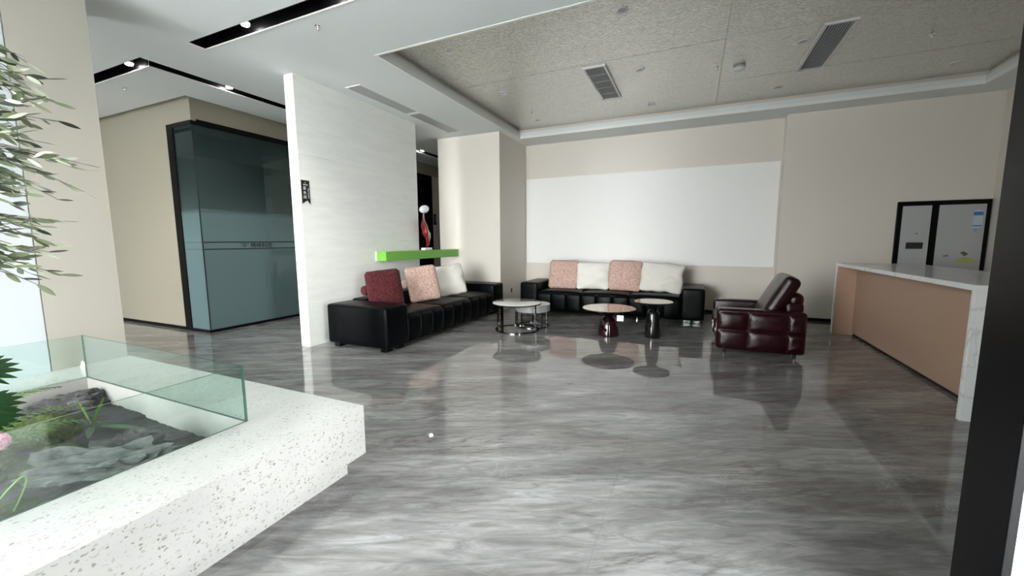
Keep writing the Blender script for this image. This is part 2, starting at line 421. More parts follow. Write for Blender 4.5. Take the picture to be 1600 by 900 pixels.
# ---- ceiling with real openings (grid of cells minus holes)
def slab_with_holes(x0, x1, y0, y1, z0, z1, holes):
    xs = sorted({x0, x1, *[v for h in holes for v in h[:2]]}); ys = sorted({y0, y1, *[v for h in holes for v in h[2:]]})
    xs = [x for x in xs if x0 <= x <= x1]; ys = [y for y in ys if y0 <= y <= y1]
    bm = bmesh.new()
    def hole(cx, cy): return any(h[0] < cx < h[1] and h[2] < cy < h[3] for h in holes) or not (x0 < cx < x1 and y0 < cy < y1)
    V = {}
    def v(x, y, z):
        k = (x, y, z)
        if k not in V: V[k] = bm.verts.new(k)
        return V[k]
    for i in range(len(xs) - 1):
        for j in range(len(ys) - 1):
            a, b_, c, d = xs[i], xs[i + 1], ys[j], ys[j + 1]; mx, my = (a + b_) / 2, (c + d) / 2
            if hole(mx, my): continue
            bm.faces.new([v(a, c, z0), v(a, d, z0), v(b_, d, z0), v(b_, c, z0)])
            bm.faces.new([v(a, c, z1), v(b_, c, z1), v(b_, d, z1), v(a, d, z1)])
            nb = [((xs[i - 1] + a) / 2 if i else a - 1, my, [(a, c), (a, d)]), ((b_ + xs[i + 2]) / 2 if i + 2 < len(xs) else b_ + 1, my, [(b_, c), (b_, d)]),
                  (mx, (ys[j - 1] + c) / 2 if j else c - 1, [(a, c), (b_, c)]), (mx, (d + ys[j + 2]) / 2 if j + 2 < len(ys) else d + 1, [(a, d), (b_, d)])]
            for (px, py, ed) in nb:
                if hole(px, py):
                    (p, q), (r_, s) = ed
                    bm.faces.new([v(p, q, z0), v(r_, s, z0), v(r_, s, z1), v(p, q, z1)])
    return bm
TR = (-3.47, 3.66, 3.90, 8.17)                      # tray opening
T1 = (-5.115, 0.6, 2.79, 2.965)                     # straight light trough
T2a = (-11.0, -6.03, 2.757, 2.927); T2b = (-6.21, -6.03, 2.757, 11.5)
BOX = (-12.0, -6.96, 3.69, 12.0)
ceil = struct(link('ceiling', slab_with_holes(-12.0, 4.12, -4.0, 12.0, CZ, CZ + 0.12, [TR, T1, T2a, T2b, BOX]), 'white'))
sbox('ceiling_upper_slab', -12.2, 4.32, -4.15, 12.2, 4.0, 4.12, 'white')
sbox('ceiling_gap_lid', -12.0, -6.9, 3.62, 12.0, 3.75, 3.80, 'beige')
# tray side walls: cove band, lip
def ring(name, x0, x1, y0, y1, z0, z1, th, mat):
    bm = bmesh.new()
    add_box(bm, x0 - th, x0, y0 - th, y1 + th, z0, z1); add_box(bm, x1, x1 + th, y0 - th, y1 + th, z0, z1)
    add_box(bm, x0, x1, y0 - th, y0, z0, z1); add_box(bm, x0, x1, y1, y1 + th, z0, z1)
    return struct(link(name, bm, mat))
ring('trim_1', TR[0] + .001, TR[1] - .001, TR[2] + .001, TR[3] - .001, CZ - 0.004, CZ + 0.048, 0.03, 'trim')
ring('trim_2', TR[0] - .05, TR[1] + .05, TR[2] - .05, TR[3] + .05, CZ + 0.125, 3.83, 0.03, 'cream')
bm = bmesh.new()
for (a, b_, c, d) in ((TR[0] - .05, TR[0], TR[2] - .05, TR[3] + .05), (TR[1], TR[1] + .05, TR[2] - .05, TR[3] + .05), (TR[0], TR[1], TR[3], TR[3] + .05), (TR[0], TR[1], TR[2] - .05, TR[2])):
    add_box(bm, a, b_, c, d, CZ + .118, CZ + .126)
struct(link('trim_3', bm, 'cream'))
# tray ceiling panels
tray = sbox('ceiling_tray', TR[0] - .05, TR[1] + .05, TR[2] - .05, TR[3] + .05, 3.812, 3.84, 'grout')
pxs = [TR[0] - .05, 0.25, TR[1] + .05]; pys = [TR[2] - .05, 4.19, 5.62, 7.05, TR[3] + .05]
for i in range(2):
    for j in range(4):
        link('panel', box(pxs[i] + .002, pxs[i + 1] - .002, pys[j] + .002, pys[j + 1] - .002, 3.80 + 0.0006 * ((i + j) % 2), 3.811), 'foil', tray)
# light troughs: black liners
def liner(name, x0, x1, y0, y1, opn=()):
    bm = bmesh.new(); t = .012; z0, z1 = CZ + 0.003, CZ + 0.20
    add_box(bm, x0 + .001, x1 - .001, y0 + .001, y1 - .001, z1, z1 + t)
    if 'w' not in opn: add_box(bm, x0 + .001, x0 + t, y0 + .001, y1 - .001, z0, z1)
    if 'e' not in opn: add_box(bm, x1 - t, x1 - .001, y0 + .001, y1 - .001, z0, z1)
    if 's' not in opn: add_box(bm, x0 + t, x1 - t, y0 + .001, y0 + t, z0, z1)
    if 'n' not in opn: add_box(bm, x0 + t, x1 - t, y1 - t, y1 - .001, z0, z1)
    return struct(link(name, bm, 'black'))
liner('trim_4', *T1); liner('trim_5', T2a[0], T2b[0], *T2a[2:], opn=('e',)); 
bm = bmesh.new(); z0, z1 = CZ + .003, CZ + .20
add_box(bm, T2b[0], T2b[1] - .001, T2b[2] + .001, T2b[3] - .001, z1, z1 + .012)
add_box(bm, T2b[1] - .012, T2b[1] - .001, T2b[2] + .001, T2b[3], z0, z1); add_box(bm, T2b[0] + .001, T2b[0] + .012, T2a[3], T2b[3], z0, z1)
add_box(bm, T2b[0], T2b[1] - .012, T2b[2] + .001, T2b[2] + .012, z0, z1)
struct(link('trim_6', bm, 'black'))
# thin white edge beads round the troughs
bm = bmesh.new()
add_box(bm, T1[0] - .012, T1[1], T1[3] - .004, T1[3] + .010, CZ - .006, CZ + .02); add_box(bm, T1[0] - .012, T1[0] + .004, T1[2], T1[3], CZ - .006, CZ + .02)
struct(link('trim_7', bm, 'trim'))
bm = bmesh.new()
add_box(bm, T2a[0], T2b[0], T2a[3] - .004, T2a[3] + .010, CZ - .006, CZ + .02); add_box(bm, T2b[0] - .010, T2b[0] + .004, T2a[3], T2b[3], CZ - .006, CZ + .001)
struct(link('trim_8', bm, 'trim'))

# ---- walls
BY = 8.65; RY = 8.86
sbox('wall_back_recess', -3.62, 1.41, RY, RY + .15, 0, CZ, 'cream')
sbox('wall_back_right', 1.41, 3.012, BY, BY + .36, 0, CZ, 'cream')
sbox('wall_back_right_upper', 3.012, 4.12, BY, BY + .36, 2.048, CZ, 'cream')
sbox('wall_right', 4.12, 4.3, 1.65, 9.01, 0, CZ, 'cream')
sbox('wall_column_left', -5.09, -3.62, 7.45, RY + .15, 0, CZ, 'cream')
sbox('baseboard_back_right', 1.40, 3.01, BY - .012, BY, 0, 0.05, 'black')
sbox('baseboard_back_recess', -3.62, 1.40, RY - .012, RY, 0, 0.05, 'black')
sbox('wall_corridor_end', -12.0, -5.03, 12.0, 12.15, 0, 4.0, 'darkin')
sbox('wall_back_far', -5.03, 4.3, 9.01, 9.15, 0, 4.0, 'cream')
sbox('wall_corridor_right', -5.03, -4.9, 9.15, 12.15, 0, 4.0, 'darkin')
sbox('wall_left_far', -12.15, -12.0, -2.0, 12.15, 0, 4.0, 'beige')
sbox('wall_front_left', -12.0, -8.9, -2.15, -2.0, 0, 4.0, 'beige')
sbox('wall_front_left_inner', -7.5, -5.55, -2.15, -2.0, 0, 4.0, 'beige')
sbox('wall_light_block', -1.25, 0.95, -0.85, -0.70, 0, 4.0, 'outwall')  # unseen wall added to keep daylight off the right side, white for bounce
sbox('wall_light_fin_right', -1.25, -1.1, -4.0, -0.85, 0, 4.0, 'outwall')  # unseen fin, added so daylight falls off towards the right wall
sbox('wall_light_fin_left', -5.0, -4.66, -4.0, -2.0, 0, 4.0, 'outwall')  # matching unseen fin, added to channel daylight towards the back
sbox('wall_side_front', 0.83, 0.95, -0.70, 0.45, 0, 4.0, 'outwall')  # unseen stretch, added to narrow the doorway and dim the planter
sbox('wall_front_left_header', -8.9, -7.5, -2.15, -2.0, 3.45, 4.0, 'beige')
sbox('wall_front_right', 0.822, 4.3, 1.47, 1.65, 0, 4.0, 'outwall')
sbox('wall_front_header', -4.66, -1.25, -4.12, -4.0, 3.55, 4.0, 'outwall')
sbox('wall_side_header', 0.83, 0.95, 0.45, 1.44, 2.3, 4.0, 'outwall')  # unseen low header, added to cut daylight on the planter
# left pillar (beige panel and cool white panel in one plane)
lp = sbox('wall_left_pillar', -5.55, -4.675, -2.0, 1.79, 0, CZ, 'beige')
link('panel', box(-5.56, -4.663, 1.327, 1.80, 0, CZ), 'beige', lp)
link('panel', box(-4.675, -4.663, -2.0, 1.319, 0, CZ), 'bluewhite', lp)
# free-standing stone partition of stacked slabs
pw = sbox('wall_stone_partition', -4.968, -4.814, 3.817, 6.318, 0, CZ, 'stone')
zs = [0, 0.60, 1.602, 2.614, CZ]
for a, b_ in zip(zs, zs[1:]):
    link('stone_slab', box(-4.977, -4.807, 3.81, 6.325, a + (.001 if a else 0), b_ - (.001 if b_ < CZ else 0)), 'stone', pw)
# beige office box
FB = (-7.723, -7.551)
sbox('wall_office_front', -12.0, FB[0], 3.79, 3.90, 0, 3.75, 'glossbeige')
sbox('wall_office_above', FB[0], -7.065, 3.79, 3.90, 3.31, 3.75, 'glossbeige')
sbox('wall_office_above_side', -7.165, -7.065, 3.90, 12.0, 3.34, 3.75, 'glossbeige')
sbox('baseboard_office', -12.0, FB[0], 3.775, 3.79, 0, 0.05, 'black')
sbox('wall_office_side_far', -7.165, -7.065, 9.98, 12.0, 0, 3.34, 'cream')
sbox('wall_office_inside', -11.9, -10.6, 3.95, 12.0, 0, 3.7, 'darkin')
sbox('ceiling_office', -10.6, -7.17, 3.9, 12.0, 3.45, 3.5, 'darkin')
sbox('wall_office_back', -10.6, -7.17, 8.0, 8.1, 0, 3.45, 'darkin')
win = struct(link('window_1', bbox(FB[0], FB[1], 3.775, 3.86, 0, 3.31, .004, 1), 'black'))
def part(name, x0, x1, y0, y1, z0, z1, mat, p): return link(name, box(x0, x1, y0, y1, z0, z1), mat, p)
part('window_frame', FB[1], -7.055, 3.775, 3.86, 3.245, 3.31, 'black', win)
part('window_frame', -7.14, -7.055, 3.86, 9.98, 3.25, 3.34, 'black', win)
part('window_frame', FB[1], -7.055, 3.775, 3.86, 0, .045, 'black', win)
part('window_frame', -7.14, -7.055, 3.86, 9.98, 0, .045, 'black', win)
part('window_frame', -7.14, -7.055, 9.86, 9.98, .045, 3.25, 'black', win)
part('pane', FB[1], -7.078, 3.79, 3.802, .045, 3.245, 'office', win)
part('pane', -7.077, -7.065, 3.804, 6.6, .045, 3.25, 'office', win)
part('pane', -7.077, -7.065, 6.61, 9.86, .045, 3.25, 'darkglass', win)
part('corner_joint', -7.078, -7.066, 3.79, 3.804, .045, 3.245, 'etch', win)
for z in (1.345, 1.458): part('printed_line', -7.0645, -7.0630, 3.81, 9.86, z - .008, z + .008, 'etch', win)
for z in (1.345, 1.458): part('printed_line', FB[1], -7.065, 3.7880, 3.7895, z - .003, z + .003, 'etch', win)
tx = text_mesh('lettering', '穗峰科技', 0.088, 'etch', win, (-7.0625, 4.745, 1.40), (pi / 2, 0, pi / 2), xs=1.15)
lg = text_mesh('emblem', 'S', 0.085, 'etch', win, (-7.0625, 4.44, 1.402), (pi / 2, 0, pi / 2), xs=1.3)
bm = bmesh.new()
add_box(bm, -.075, .075, -.0005, .0005, .028, .034); add_box(bm, -.05, -.01, -.0005, .0005, -.002, .004); add_box(bm, .01, .05, -.0005, .0005, -.002, .004)
link('emblem_bars', bm, 'etch', win, loc=(-7.0625, 4.44, 1.402), rot=(0, 0, pi / 2))

# door frame post of the glazed entrance, right next to the viewer
dp = struct(link('door_1', bbox(0.80, 0.8215, 1.446, 1.65, 0, 3.5, .002, 1), 'black'))
part('door_frame', 0.80, 0.93, 0.452, 0.52, 0, 2.29, 'black', dp)
part('door_frame', 0.80, 0.93, 0.52, 1.44, 2.24, 2.29, 'black', dp)
wf = struct(link('window_2', box(-4.66, -4.60, -4.1, -4.0, 0, 3.55), 'black'))
for x in (-3.4, -2.3, -1.3): part('window_frame', x, x + .05, -4.1, -4.0, 0, 3.45, 'black', wf)
part('window_frame', -4.6, -1.3, -4.1, -4.0, 3.49, 3.55, 'black', wf)
part('window_frame', -4.6, -1.3, -4.1, -4.0, 0, .06, 'black', wf)
sbox('ground_outside', -30, 30, -40, -4.15, -0.2, -0.02, 'paving')
sbox('ground_outside_side', 4.35, 30, -4.1, 30, -0.2, -0.02, 'paving')
sbox('ground_outside_door', 0.96, 4.32, -4.1, 1.5, -0.2, -0.02, 'paving')

# ================================================================== CEILING FITTINGS
def downlight(x, y, z, label, group, lit=False):
    t = thing('downlight', label, 'light', (x, y, z), 0, group)
    link('trim_ring', lathe([(.040, -.001), (.052, -.010), (.060, -.008), (.062, 0)], 32), 'ventframe', t, True)
    link('lens', lathe([(0, -.002), (.040, -.003)], 24), 'ventdark' if False else 'vent', t, True)
xn = {-2.87: 'far left column', -0.77: 'second column from the left', 1.10: 'third column from the left', 3.12: 'rightmost column'}
yn = {4.50: 'nearest row', 6.08: 'middle row', 7.67: 'row by the back wall'}
for x in xn:
    for y in yn:
        downlight(x, y, 3.80, 'unlit downlight in the silver ceiling, %s, %s' % (yn[y], xn[x]), 'downlights in the silver tray ceiling')
def sprinkler(x, y, z, label):
    t = thing('sprinkler', label, 'sprinkler', (x, y, z), 0, 'ceiling sprinkler heads')
    link('escutcheon', lathe([(0, -.006), (.022, -.006), (.03, 0)], 20), 'chrome', t, True)
    bm = tube([(0, 0, -.005), (0, 0, -.035)], .007); lathe([(0, -.036), (.017, -.037), (.017, -.040), (0, -.041)], 16, bm)
    link('sprinkler_head', bm, 'chrome', t, True)
sprinkler(-3.56, 3.147, CZ, 'chrome sprinkler head in the white ceiling beside the black light trough')
sprinkler(-7.37, 3.16, CZ, 'small sprinkler head in the white ceiling before the beige office wall')
sprinkler(0.20, 6.49, 3.80, 'sprinkler head beside the smoke detector on the silver ceiling')
sprinkler(2.41, 6.5, 3.80, 'sprinkler head right of the right air vent on the silver ceiling')
sprinkler(-2.84, 7.25, 3.80, 'sprinkler head at the far left corner of the silver ceiling')
sd = thing('smoke_detector', 'round white smoke detector on the silver ceiling between the vents', 'smoke detector', (0.47, 6.55, 3.80))
link('base', lathe([(0, 0), (.075, 0), (.075, -.015), (.05, -.02)], 32), 'vent', sd, True)
link('detector_cap', lathe([(0, -.055), (.05, -.052), (.072, -.040), (.074, -.025), (.05, -.02)], 32), 'trim', sd, 'auto')
def vent(x0, x1, y0, y1, z, n, bars, label):
    t = thing('ceiling_vent', label, 'vent', ((x0 + x1) / 2, (y0 + y1) / 2, z), 0, 'air vents in the silver ceiling')
    hx, hy = (x1 - x0) / 2, (y1 - y0) / 2; fw = .028
    bm = bmesh.new()
    add_box(bm, -hx, -hx + fw, -hy, hy, -.022, 0); add_box(bm, hx - fw, hx, -hy, hy, -.022, 0)
    add_box(bm, -hx + fw, hx - fw, -hy, -hy + fw, -.022, 0); add_box(bm, -hx + fw, hx - fw, hy - fw, hy, -.022, 0)
    link('frame', bm, 'ventframe', t)
    link('backing', box(-hx + fw, hx - fw, -hy + fw, hy - fw, -.003, 0), 'ventdark', t)
    wd = 2 * (hx - fw); me = None
    for i in range(n):
        x = -hx + fw + wd * (i + .5) / n
        if me is None:
            bm = box(-.004, .004, -hy + fw, hy - fw, -.018, -.003); o = link('slat', bm, 'vent', t); me = o.data
        else: o = bpy.data.objects.new('slat', me); COL.objects.link(o); o.parent = t
        o.location = (x, 0, 0); o.rotation_euler = (0, radians(25), 0)
    for i in range(bars):
        y = -hy + fw + 2 * (hy - fw) * (i + 1) / (bars + 1)
        link('crossbar', box(-hx + fw, hx - fw, y - .003, y + .003, -.021, -.017), 'vent', t)
vent(-1.49, -1.18, 5.69, 7.04, 3.80, 13, 4, 'rectangular air vent with cross bars, left one on the silver ceiling')
vent(1.21, 1.52, 5.69, 7.04, 3.80, 9, 0, 'rectangular air vent with long slats, right one on the silver ceiling')
for (ya, yb, lab) in ((4.46, 5.77, 'grey access panel in the white ceiling, one nearer the camera beside the stone partition'), (5.82, 7.10, 'grey access panel in the white ceiling, farther one near the beige column')):
    t = thing('access_panel', lab, 'vent', (-4.44, (ya + yb) / 2, CZ), 0, 'access panels in the white ceiling')
    h = (yb - ya) / 2; bm = bmesh.new()
    add_box(bm, -.14, -.125, -h, h, -.010, 0); add_box(bm, .125, .14, -h, h, -.010, 0); add_box(bm, -.125, .125, -h, -h + .015, -.010, 0); add_box(bm, -.125, .125, h - .015, h, -.010, 0)
    link('frame', bm, 'trim', t)
    link('panel', box(-.119, .119, -h + .021, h - .021, -.005, 0), 'vent', t)
def spot(x, y, label, tilt=(0, 0), e=60):
    t = thing('spotlight', label, 'light', (x, y, CZ + .19), 0, 'lit spotlights in the black ceiling troughs')
    link('housing', lathe([(.036, 0), (.040, -.02), (.042, -.150), (.036, -.152), (.034, -.14)], 28), 'black', t, True)
    link('lens', lathe([(0, -.176), (.036, -.172), (.0425, -.151)], 24), 'lamp', t, True)
    l = bpy.data.lights.new('spotlight_beam', 'SPOT'); l.energy = e; l.spot_size = radians(115); l.spot_blend = 0.8; l.shadow_soft_size = .03; l.color = (1, .96, .88)
    o = bpy.data.objects.new('spotlight_beam', l); o.location = (x, y, CZ + .025); o.rotation_euler = (tilt[0], tilt[1], 0); COL.objects.link(o)
spot(-4.24, 2.855, 'lit spotlight in the straight black trough, left one')
spot(-3.05, 2.855, 'lit spotlight in the straight black trough at the top edge of the picture')
spot(-6.45, 2.835, 'lit spotlight in the angled black trough next to its corner')
spot(-6.12, 3.82, 'lit spotlight in the long arm of the angled trough, hidden glow on the rim')
spot(-6.12, 8.3, 'lit spotlight at the far end of the long trough seen through the gap', e=2)

# ================================================================== WALL THINGS
wb = link('white_board', bbox(-3.60, 1.385, RY - .034, RY - .003, .935, 2.865, .002, 1), 'board')
tag(wb, 'very large matte white panel mounted on the back wall above the sofa', 'board')
# sign on the stone partition
sg = thing('room_sign', 'black hanging ribbon sign with white writing on the stone partition', 'sign', (-4.806, 3.892, 2.12))
bm = bmesh.new()
pts = [(-.062, .158), (.062, .158), (.062, -.155), (.02, -.105), (-.062, -.155)]
fr_ = [bm.verts.new((0.006, y, z)) for y, z in pts]; bk = [bm.verts.new((0, y, z)) for y, z in pts]
bm.faces.new(fr_); bm.faces.new(bk[::-1])
for i in range(5): bm.faces.new((fr_[i], bk[i], bk[(i + 1) % 5], fr_[(i + 1) % 5]))
link('sign_plate', bm, 'signblack', sg)
R_ = (pi / 2, 0, pi / 2)
for k, ch in enumerate('茶水间'): text_mesh('lettering', ch, .050, 'signwhite', sg, (.0066, -.018, .048 - k * .058), R_)
text_mesh('lettering', 'TEA ROOM', .024, 'signwhite', sg, (.0066, .038, -.012), (pi / 2, pi / 2, pi / 2), xs=1.15)
text_mesh('lettering', '穗峰科技', .018, 'signwhite', sg, (.0066, -.002, .097), R_)
text_mesh('emblem', 'S', .024, 'signwhite', sg, (.0066, -.006, .124), R_, xs=1.3)
# wall socket, intercom
so = thing('wall_socket', 'small black wall socket low on the side of the beige column', 'socket', (-3.62, 7.99, .37))
link('socket_plate', bbox(0, .010, -.022, .022, -.045, .045, .002, 1), 'black', so); link('socket_insert', box(.010, .013, -.012, .012, -.02, .02), 'darkchrome', so)
ic = thing('intercom', 'narrow black door control panel on the wall seen through the gap', 'intercom', (-7.064, 10.08, 2.10))
link('panel', bbox(0, .02, -.055, .055, -.16, .16, .004, 1), 'black', ic)
for k in range(4): link('button', bbox(.02, .024, -.02, .02, .08 - k * .055, .11 - k * .055, .002, 1), 'grey', ic)

# shelf
sh = thing('wall_shelf', 'long bright green box shelf on the stone partition behind the left sofa', 'shelf', (-4.807, 5.17, 1.13))
link('shelf_box', bbox(0.0, .205, 0, 2.24, 0, .155, .003, 1), 'green', sh)
link('wall_strip', box(0.0005, .012, -.016, -.0005, -.004, .159), 'trim', sh); link('end_cap', box(.01, .2055, 2.241, 2.262, -.001, .156), 'trim', sh)
# sculpture
sc_ = thing('sculpture', 'glossy red twisted sculpture with a white oval top on the green shelf', 'sculpture', (-4.70, 6.42, 1.2865))
link('plinth', bbox(-.05, .05, -.115, .115, 0, .045, .004, 1), 'glazewhite', sc_)
bm = bmesh.new()
prof = [(0.00, .015, .025), (.06, .022, .03), (.14, .04, .045), (.22, .07, .10), (.29, .08, .12), (.35, .065, .09), (.40, .075, .12), (.46, .06, .095), (.52, .035, .05), (.58, .03, .045), (.64, .03, .04), (.68, .015, .02)]
rings = []
for i, (z, a, b_) in enumerate(prof):
    th = z * 5.2; cy = .035 * sin(z * 9) + (.02 - z * .12); n = 28; rg = []
    for k in range(n):
        u = 2 * pi * k / n; m_ = 1 + .28 * cos(3 * (u - th)) * min(1, a / .05)
        x = a * m_ * cos(u); y = b_ * m_ * sin(u)
        rg.append(bm.verts.new((x * cos(th * .4) - y * sin(th * .4) * .4, y + cy, z)))
    rings.append(rg)
for A, B in zip(rings, rings[1:]):
    for k in range(28): bm.faces.new((A[k], A[(k + 1) % 28], B[(k + 1) % 28], B[k]))
bm.faces.new(rings[0][::-1]); bm.faces.new(rings[-1])
o = link('twisted_body', bm, 'glazered', sc_, True, loc=(0, 0, .045)); md = o.modifiers.new('s', 'SUBSURF'); md.levels = 1; md.render_levels = 1
bm = bmesh.new(); bmesh.ops.create_uvsphere(bm, u_segments=28, v_segments=16, radius=1); bmesh.ops.scale(bm, verts=bm.verts, vec=(.07, .125, .075))
link('oval_top', bm, 'glazewhite', sc_, True, loc=(0, -.045, .775), rot=(radians(12), 0, 0))

# ================================================================== SOFAS
def sofa(label, loc, rotz, L, D, aw, nmod, legmat, armh=.60):
    """local: x along the length, front faces -y; origin on the floor at the front left corner"""
    t = thing('sofa', label, 'sofa', loc, rotz)
    lz = .06
    for x0, x1 in ((0, aw), (L - aw, L)):
        link('armrest', rbox(aw / 2, D / 2, (armh - lz) / 2, .035, 4, 6, (.012, .006, .012), off=((x0 + x1) / 2, D / 2, (armh + lz) / 2)), 'leather', t, True)
    bd = .30
    link('backrest', rbox((L - 2 * aw) / 2 + .01, bd / 2, (armh - lz + .02) / 2, .05, 4, 8, (0, .01, .02), off=(L / 2, D - bd / 2, (armh + lz) / 2 + .01)), 'leather', t, True)
    wm = (L - 2 * aw) / nmod
    for i in range(nmod):
        bm = bmesh.new(); cw = wm / 3; x = aw + wm * i
        for c in range(3):
            rbox(cw / 2 + .006, (D - bd) / 2, (.42 - lz) / 2, .04, 4, 4, (.002, .018, .022), bm=bm, off=(x + cw * (c + .5), (D - bd) / 2 + .012, (.42 + lz) / 2))
        # a soft top pad whose rim rolls over the front edge
        rbox(wm / 2 - .003, (D - bd) / 2 - .02, .045, .04, 4, 5, (.002, .01, .028), bm=bm, off=(x + wm / 2, (D - bd) / 2 + .012, .405))
        link('seat_cushion', bm, 'leather', t, True)
    for x in (.05, aw - .16, L - aw + .04, L - .17):
        for y in (.06, D - .16):
            link('leg', bbox(x, x + .12, y, y + .10, 0, lz + .012, .004, 1), legmat, t)
    if legmat == 'chrome':
        for x, xw in ((1.95, .12), (2.30, .02)): link('leg', bbox(x, x + xw, .06, .14, 0, lz + .012, .004, 1), legmat, t)
    return t
sofa('long black leather sofa along the stone partition, with a dark red cushion', (-3.545, 3.935, 0), pi / 2, 3.49, 1.05, .44, 3, 'black')
sofa('black leather sofa against the back wall under the big white board', (-3.20, 7.50, 0), 0, 3.42, .98, .37, 3, 'chrome', .61)

def pillow_bm(wd, ht, th, pinch=.05, wr=.0, seed=0, n=26):
    bm = bmesh.new(); G = {}
    for s in (0, 1):
        for i in range(n + 1):
            for j in range(n + 1):
                u = -1 + 2 * i / n; v = -1 + 2 * j / n
                edge = i in (0, n) or j in (0, n)
                if s and edge: G[s, i, j] = G[0, i, j]; continue
                x = u * (1 - pinch * (1 - v * v) ) ; y = v * (1 - pinch * (1 - u * u))
                # round the corners
                rc = max(0, abs(u) - .86) * max(0, abs(v) - .86); x *= 1 - rc * 4; y *= 1 - rc * 4
                z = ((1 - abs(u) ** 2.6) * (1 - abs(v) ** 2.6)) ** .55 * th / 2
                p = Vector((x * wd / 2, y * ht / 2, 0))
                k = noise.noise(Vector((p.x * 5 + seed, p.y * 9, s * 3 + seed))) * wr * min(1, z / (th * .2 + 1e-6))
                z = z * (1 if s else -1) + k
                G[s, i, j] = bm.verts.new((p.x + noise.noise(Vector((v * 2, seed, 1))) * wr * .6, p.y + noise.noise(Vector((u * 2, seed, 5))) * wr * .8, z))
    for s in (0, 1):
        for i in range(n):
            for j in range(n):
                q = [G[s, i, j], G[s, i + 1, j], G[s, i + 1, j + 1], G[s, i, j + 1]]
                bm.faces.new(q if s else q[::-1])
    return bm
def cushion(label, mat, c, wd, ht, th, yaw, lean, group, roll=0, wr=.012, seed=0, pinch=.03):
    """c = centre; the broad side faces direction yaw (0 = towards -y), leaning back"""
    o = link('cushion', pillow_bm(wd, ht, th, pinch, wr, seed), mat, None, True)
    m = Matrix.Translation(c) @ Matrix.Rotation(yaw, 4, 'Z') @ Matrix.Rotation(pi / 2 - lean, 4, 'X') @ Matrix.Rotation(roll, 4, 'Z')
    o.matrix_world = m
    return tag(o, label, 'cushion', group)
gB = 'cushions on the back sofa'; gL = 'cushions on the left sofa'
cushion('dusty pink boucle cushion, left end of the back sofa', 'pink', (-2.44, 8.02, .755), .62, .60, .17, 0, radians(14), gB, 0, .006, 1, .0)
cushion('ivory cushion between the two pink cushions on the back sofa', 'cushwhite', (-1.82, 8.0, .745), .68, .56, .18, 0, radians(14), gB, .02, .03, 2)
cushion('dusty pink boucle cushion between the two ivory cushions on the back sofa', 'pink', (-1.19, 8.02, .765), .63, .60, .17, 0, radians(14), gB, -.03, .006, 3, .0)
cushion('wide creased ivory cushion at the right end of the back sofa', 'cushwhite', (-.52, 8.0, .745), .78, .57, .19, 0, radians(14), gB, -.06, .045, 4)
yL = radians(48)
cushion('dark red boucle cushion standing on the left sofa near its front arm', 'red', (-4.09, 4.54, .76), .50, .58, .17, yL, radians(16), gL, .10, .006, 5, .0)
cushion('dusty pink boucle cushion in the middle of the left sofa', 'pink', (-4.09, 5.45, .755), .52, .60, .17, yL, radians(16), gL, .12, .006, 6, .0)
cushion('ivory cushion beside the pink one on the left sofa', 'cushwhite', (-4.06, 6.20, .745), .60, .58, .19, yL, radians(18), gL, .14, .03, 7)
def bolster(label, mat, loc, rotz, L=.42):
    bm = lathe([(0, 0), (.055, .004), (.072, .02), (.075, .05), (.075, L - .05), (.072, L - .02), (.055, L - .004), (0, L)], 28)
    bmesh.ops.rotate(bm, verts=bm.verts, matrix=Matrix.Rotation(-pi / 2, 3, 'X'))
    o = link('bolster_cushion', bm, mat, None, True, loc=loc, rot=(0, 0, rotz)); tag(o, label, 'cushion', 'roll cushions behind the square cushions')
bolster('dark red boucle roll cushion behind the dark red square cushion', 'red', (-4.37, 4.40, .738), 0)
bolster('dusty pink boucle roll cushion behind the pink square cushion on the left sofa', 'pink', (-4.37, 5.30, .738), 0)

# ================================================================== ARMCHAIR (faces -x)
ac = thing('armchair', 'glossy maroon leather armchair with tufted sides and a tilted back cushion', 'armchair', (.32, 5.66, 0))
AW, AL = .20, .95
def tuft_arm(y0, outward):
    bm = rbox(AL / 2, AW / 2 - .01, .255, .035, 4, 6, (.004, .004, .012), off=(AL / 2, y0 + AW / 2, .32))
    xs_ = [0.015, .35, .76, AL - .015]; zs_ = [.085, .315, .545]
    sgn = -1 if outward < 0 else 1; yb = y0 + (0.012 if sgn < 0 else AW - .012)
    for a, b_ in zip(xs_, xs_[1:]):
        for c, d in zip(zs_, zs_[1:]):
            n = 12; g = []
            for i in range(n + 1):
                row = []
                for j in range(n + 1):
                    u = -1 + 2 * i / n; v = -1 + 2 * j / n
                    h = ((1 - abs(u) ** 3) * (1 - abs(v) ** 3)) ** .5 * .036 + noise.noise(Vector((a * 9 + u * 1.5, v * 1.5, c * 7 + y0))) * .006 * (1 - u * u) * (1 - v * v)
                    row.append(bm.verts.new((a + (u + 1) / 2 * (b_ - a), yb + sgn * h, c + (v + 1) / 2 * (d - c))))
                g.append(row)
            for i in range(n):
                for j in range(n): bm.faces.new((g[i][j], g[i + 1][j], g[i + 1][j + 1], g[i][j + 1]))
    return bm
link('armrest', tuft_arm(0, -1), 'maroon', ac, True); link('armrest', tuft_arm(.90, 1), 'maroon', ac, True)
link('base', rbox(.455, .36, .10, .03, 3, 4, (.01, 0, 0), off=(.475, .55, .17)), 'maroon', ac, True)
link('seat_cushion', rbox(.38, .35, .09, .05, 4, 6, (.02, .005, .025), off=(.365, .55, .355)), 'maroon', ac, True)
link('backrest', rbox(.10, .36, .29, .05, 4, 6, (.012, .0, .02), off=(.85, .55, .385)), 'maroon', ac, True)
o = link('back_bolster', rbox(.085, .34, .085, .07, 5, 6, (.01, .01, .01)), 'maroon', ac, True, loc=(.865, .55, .70))
bm = rbox(.085, .34, .30, .06, 5, 8, (.03, .015, .015), wob=.006, seed=3)
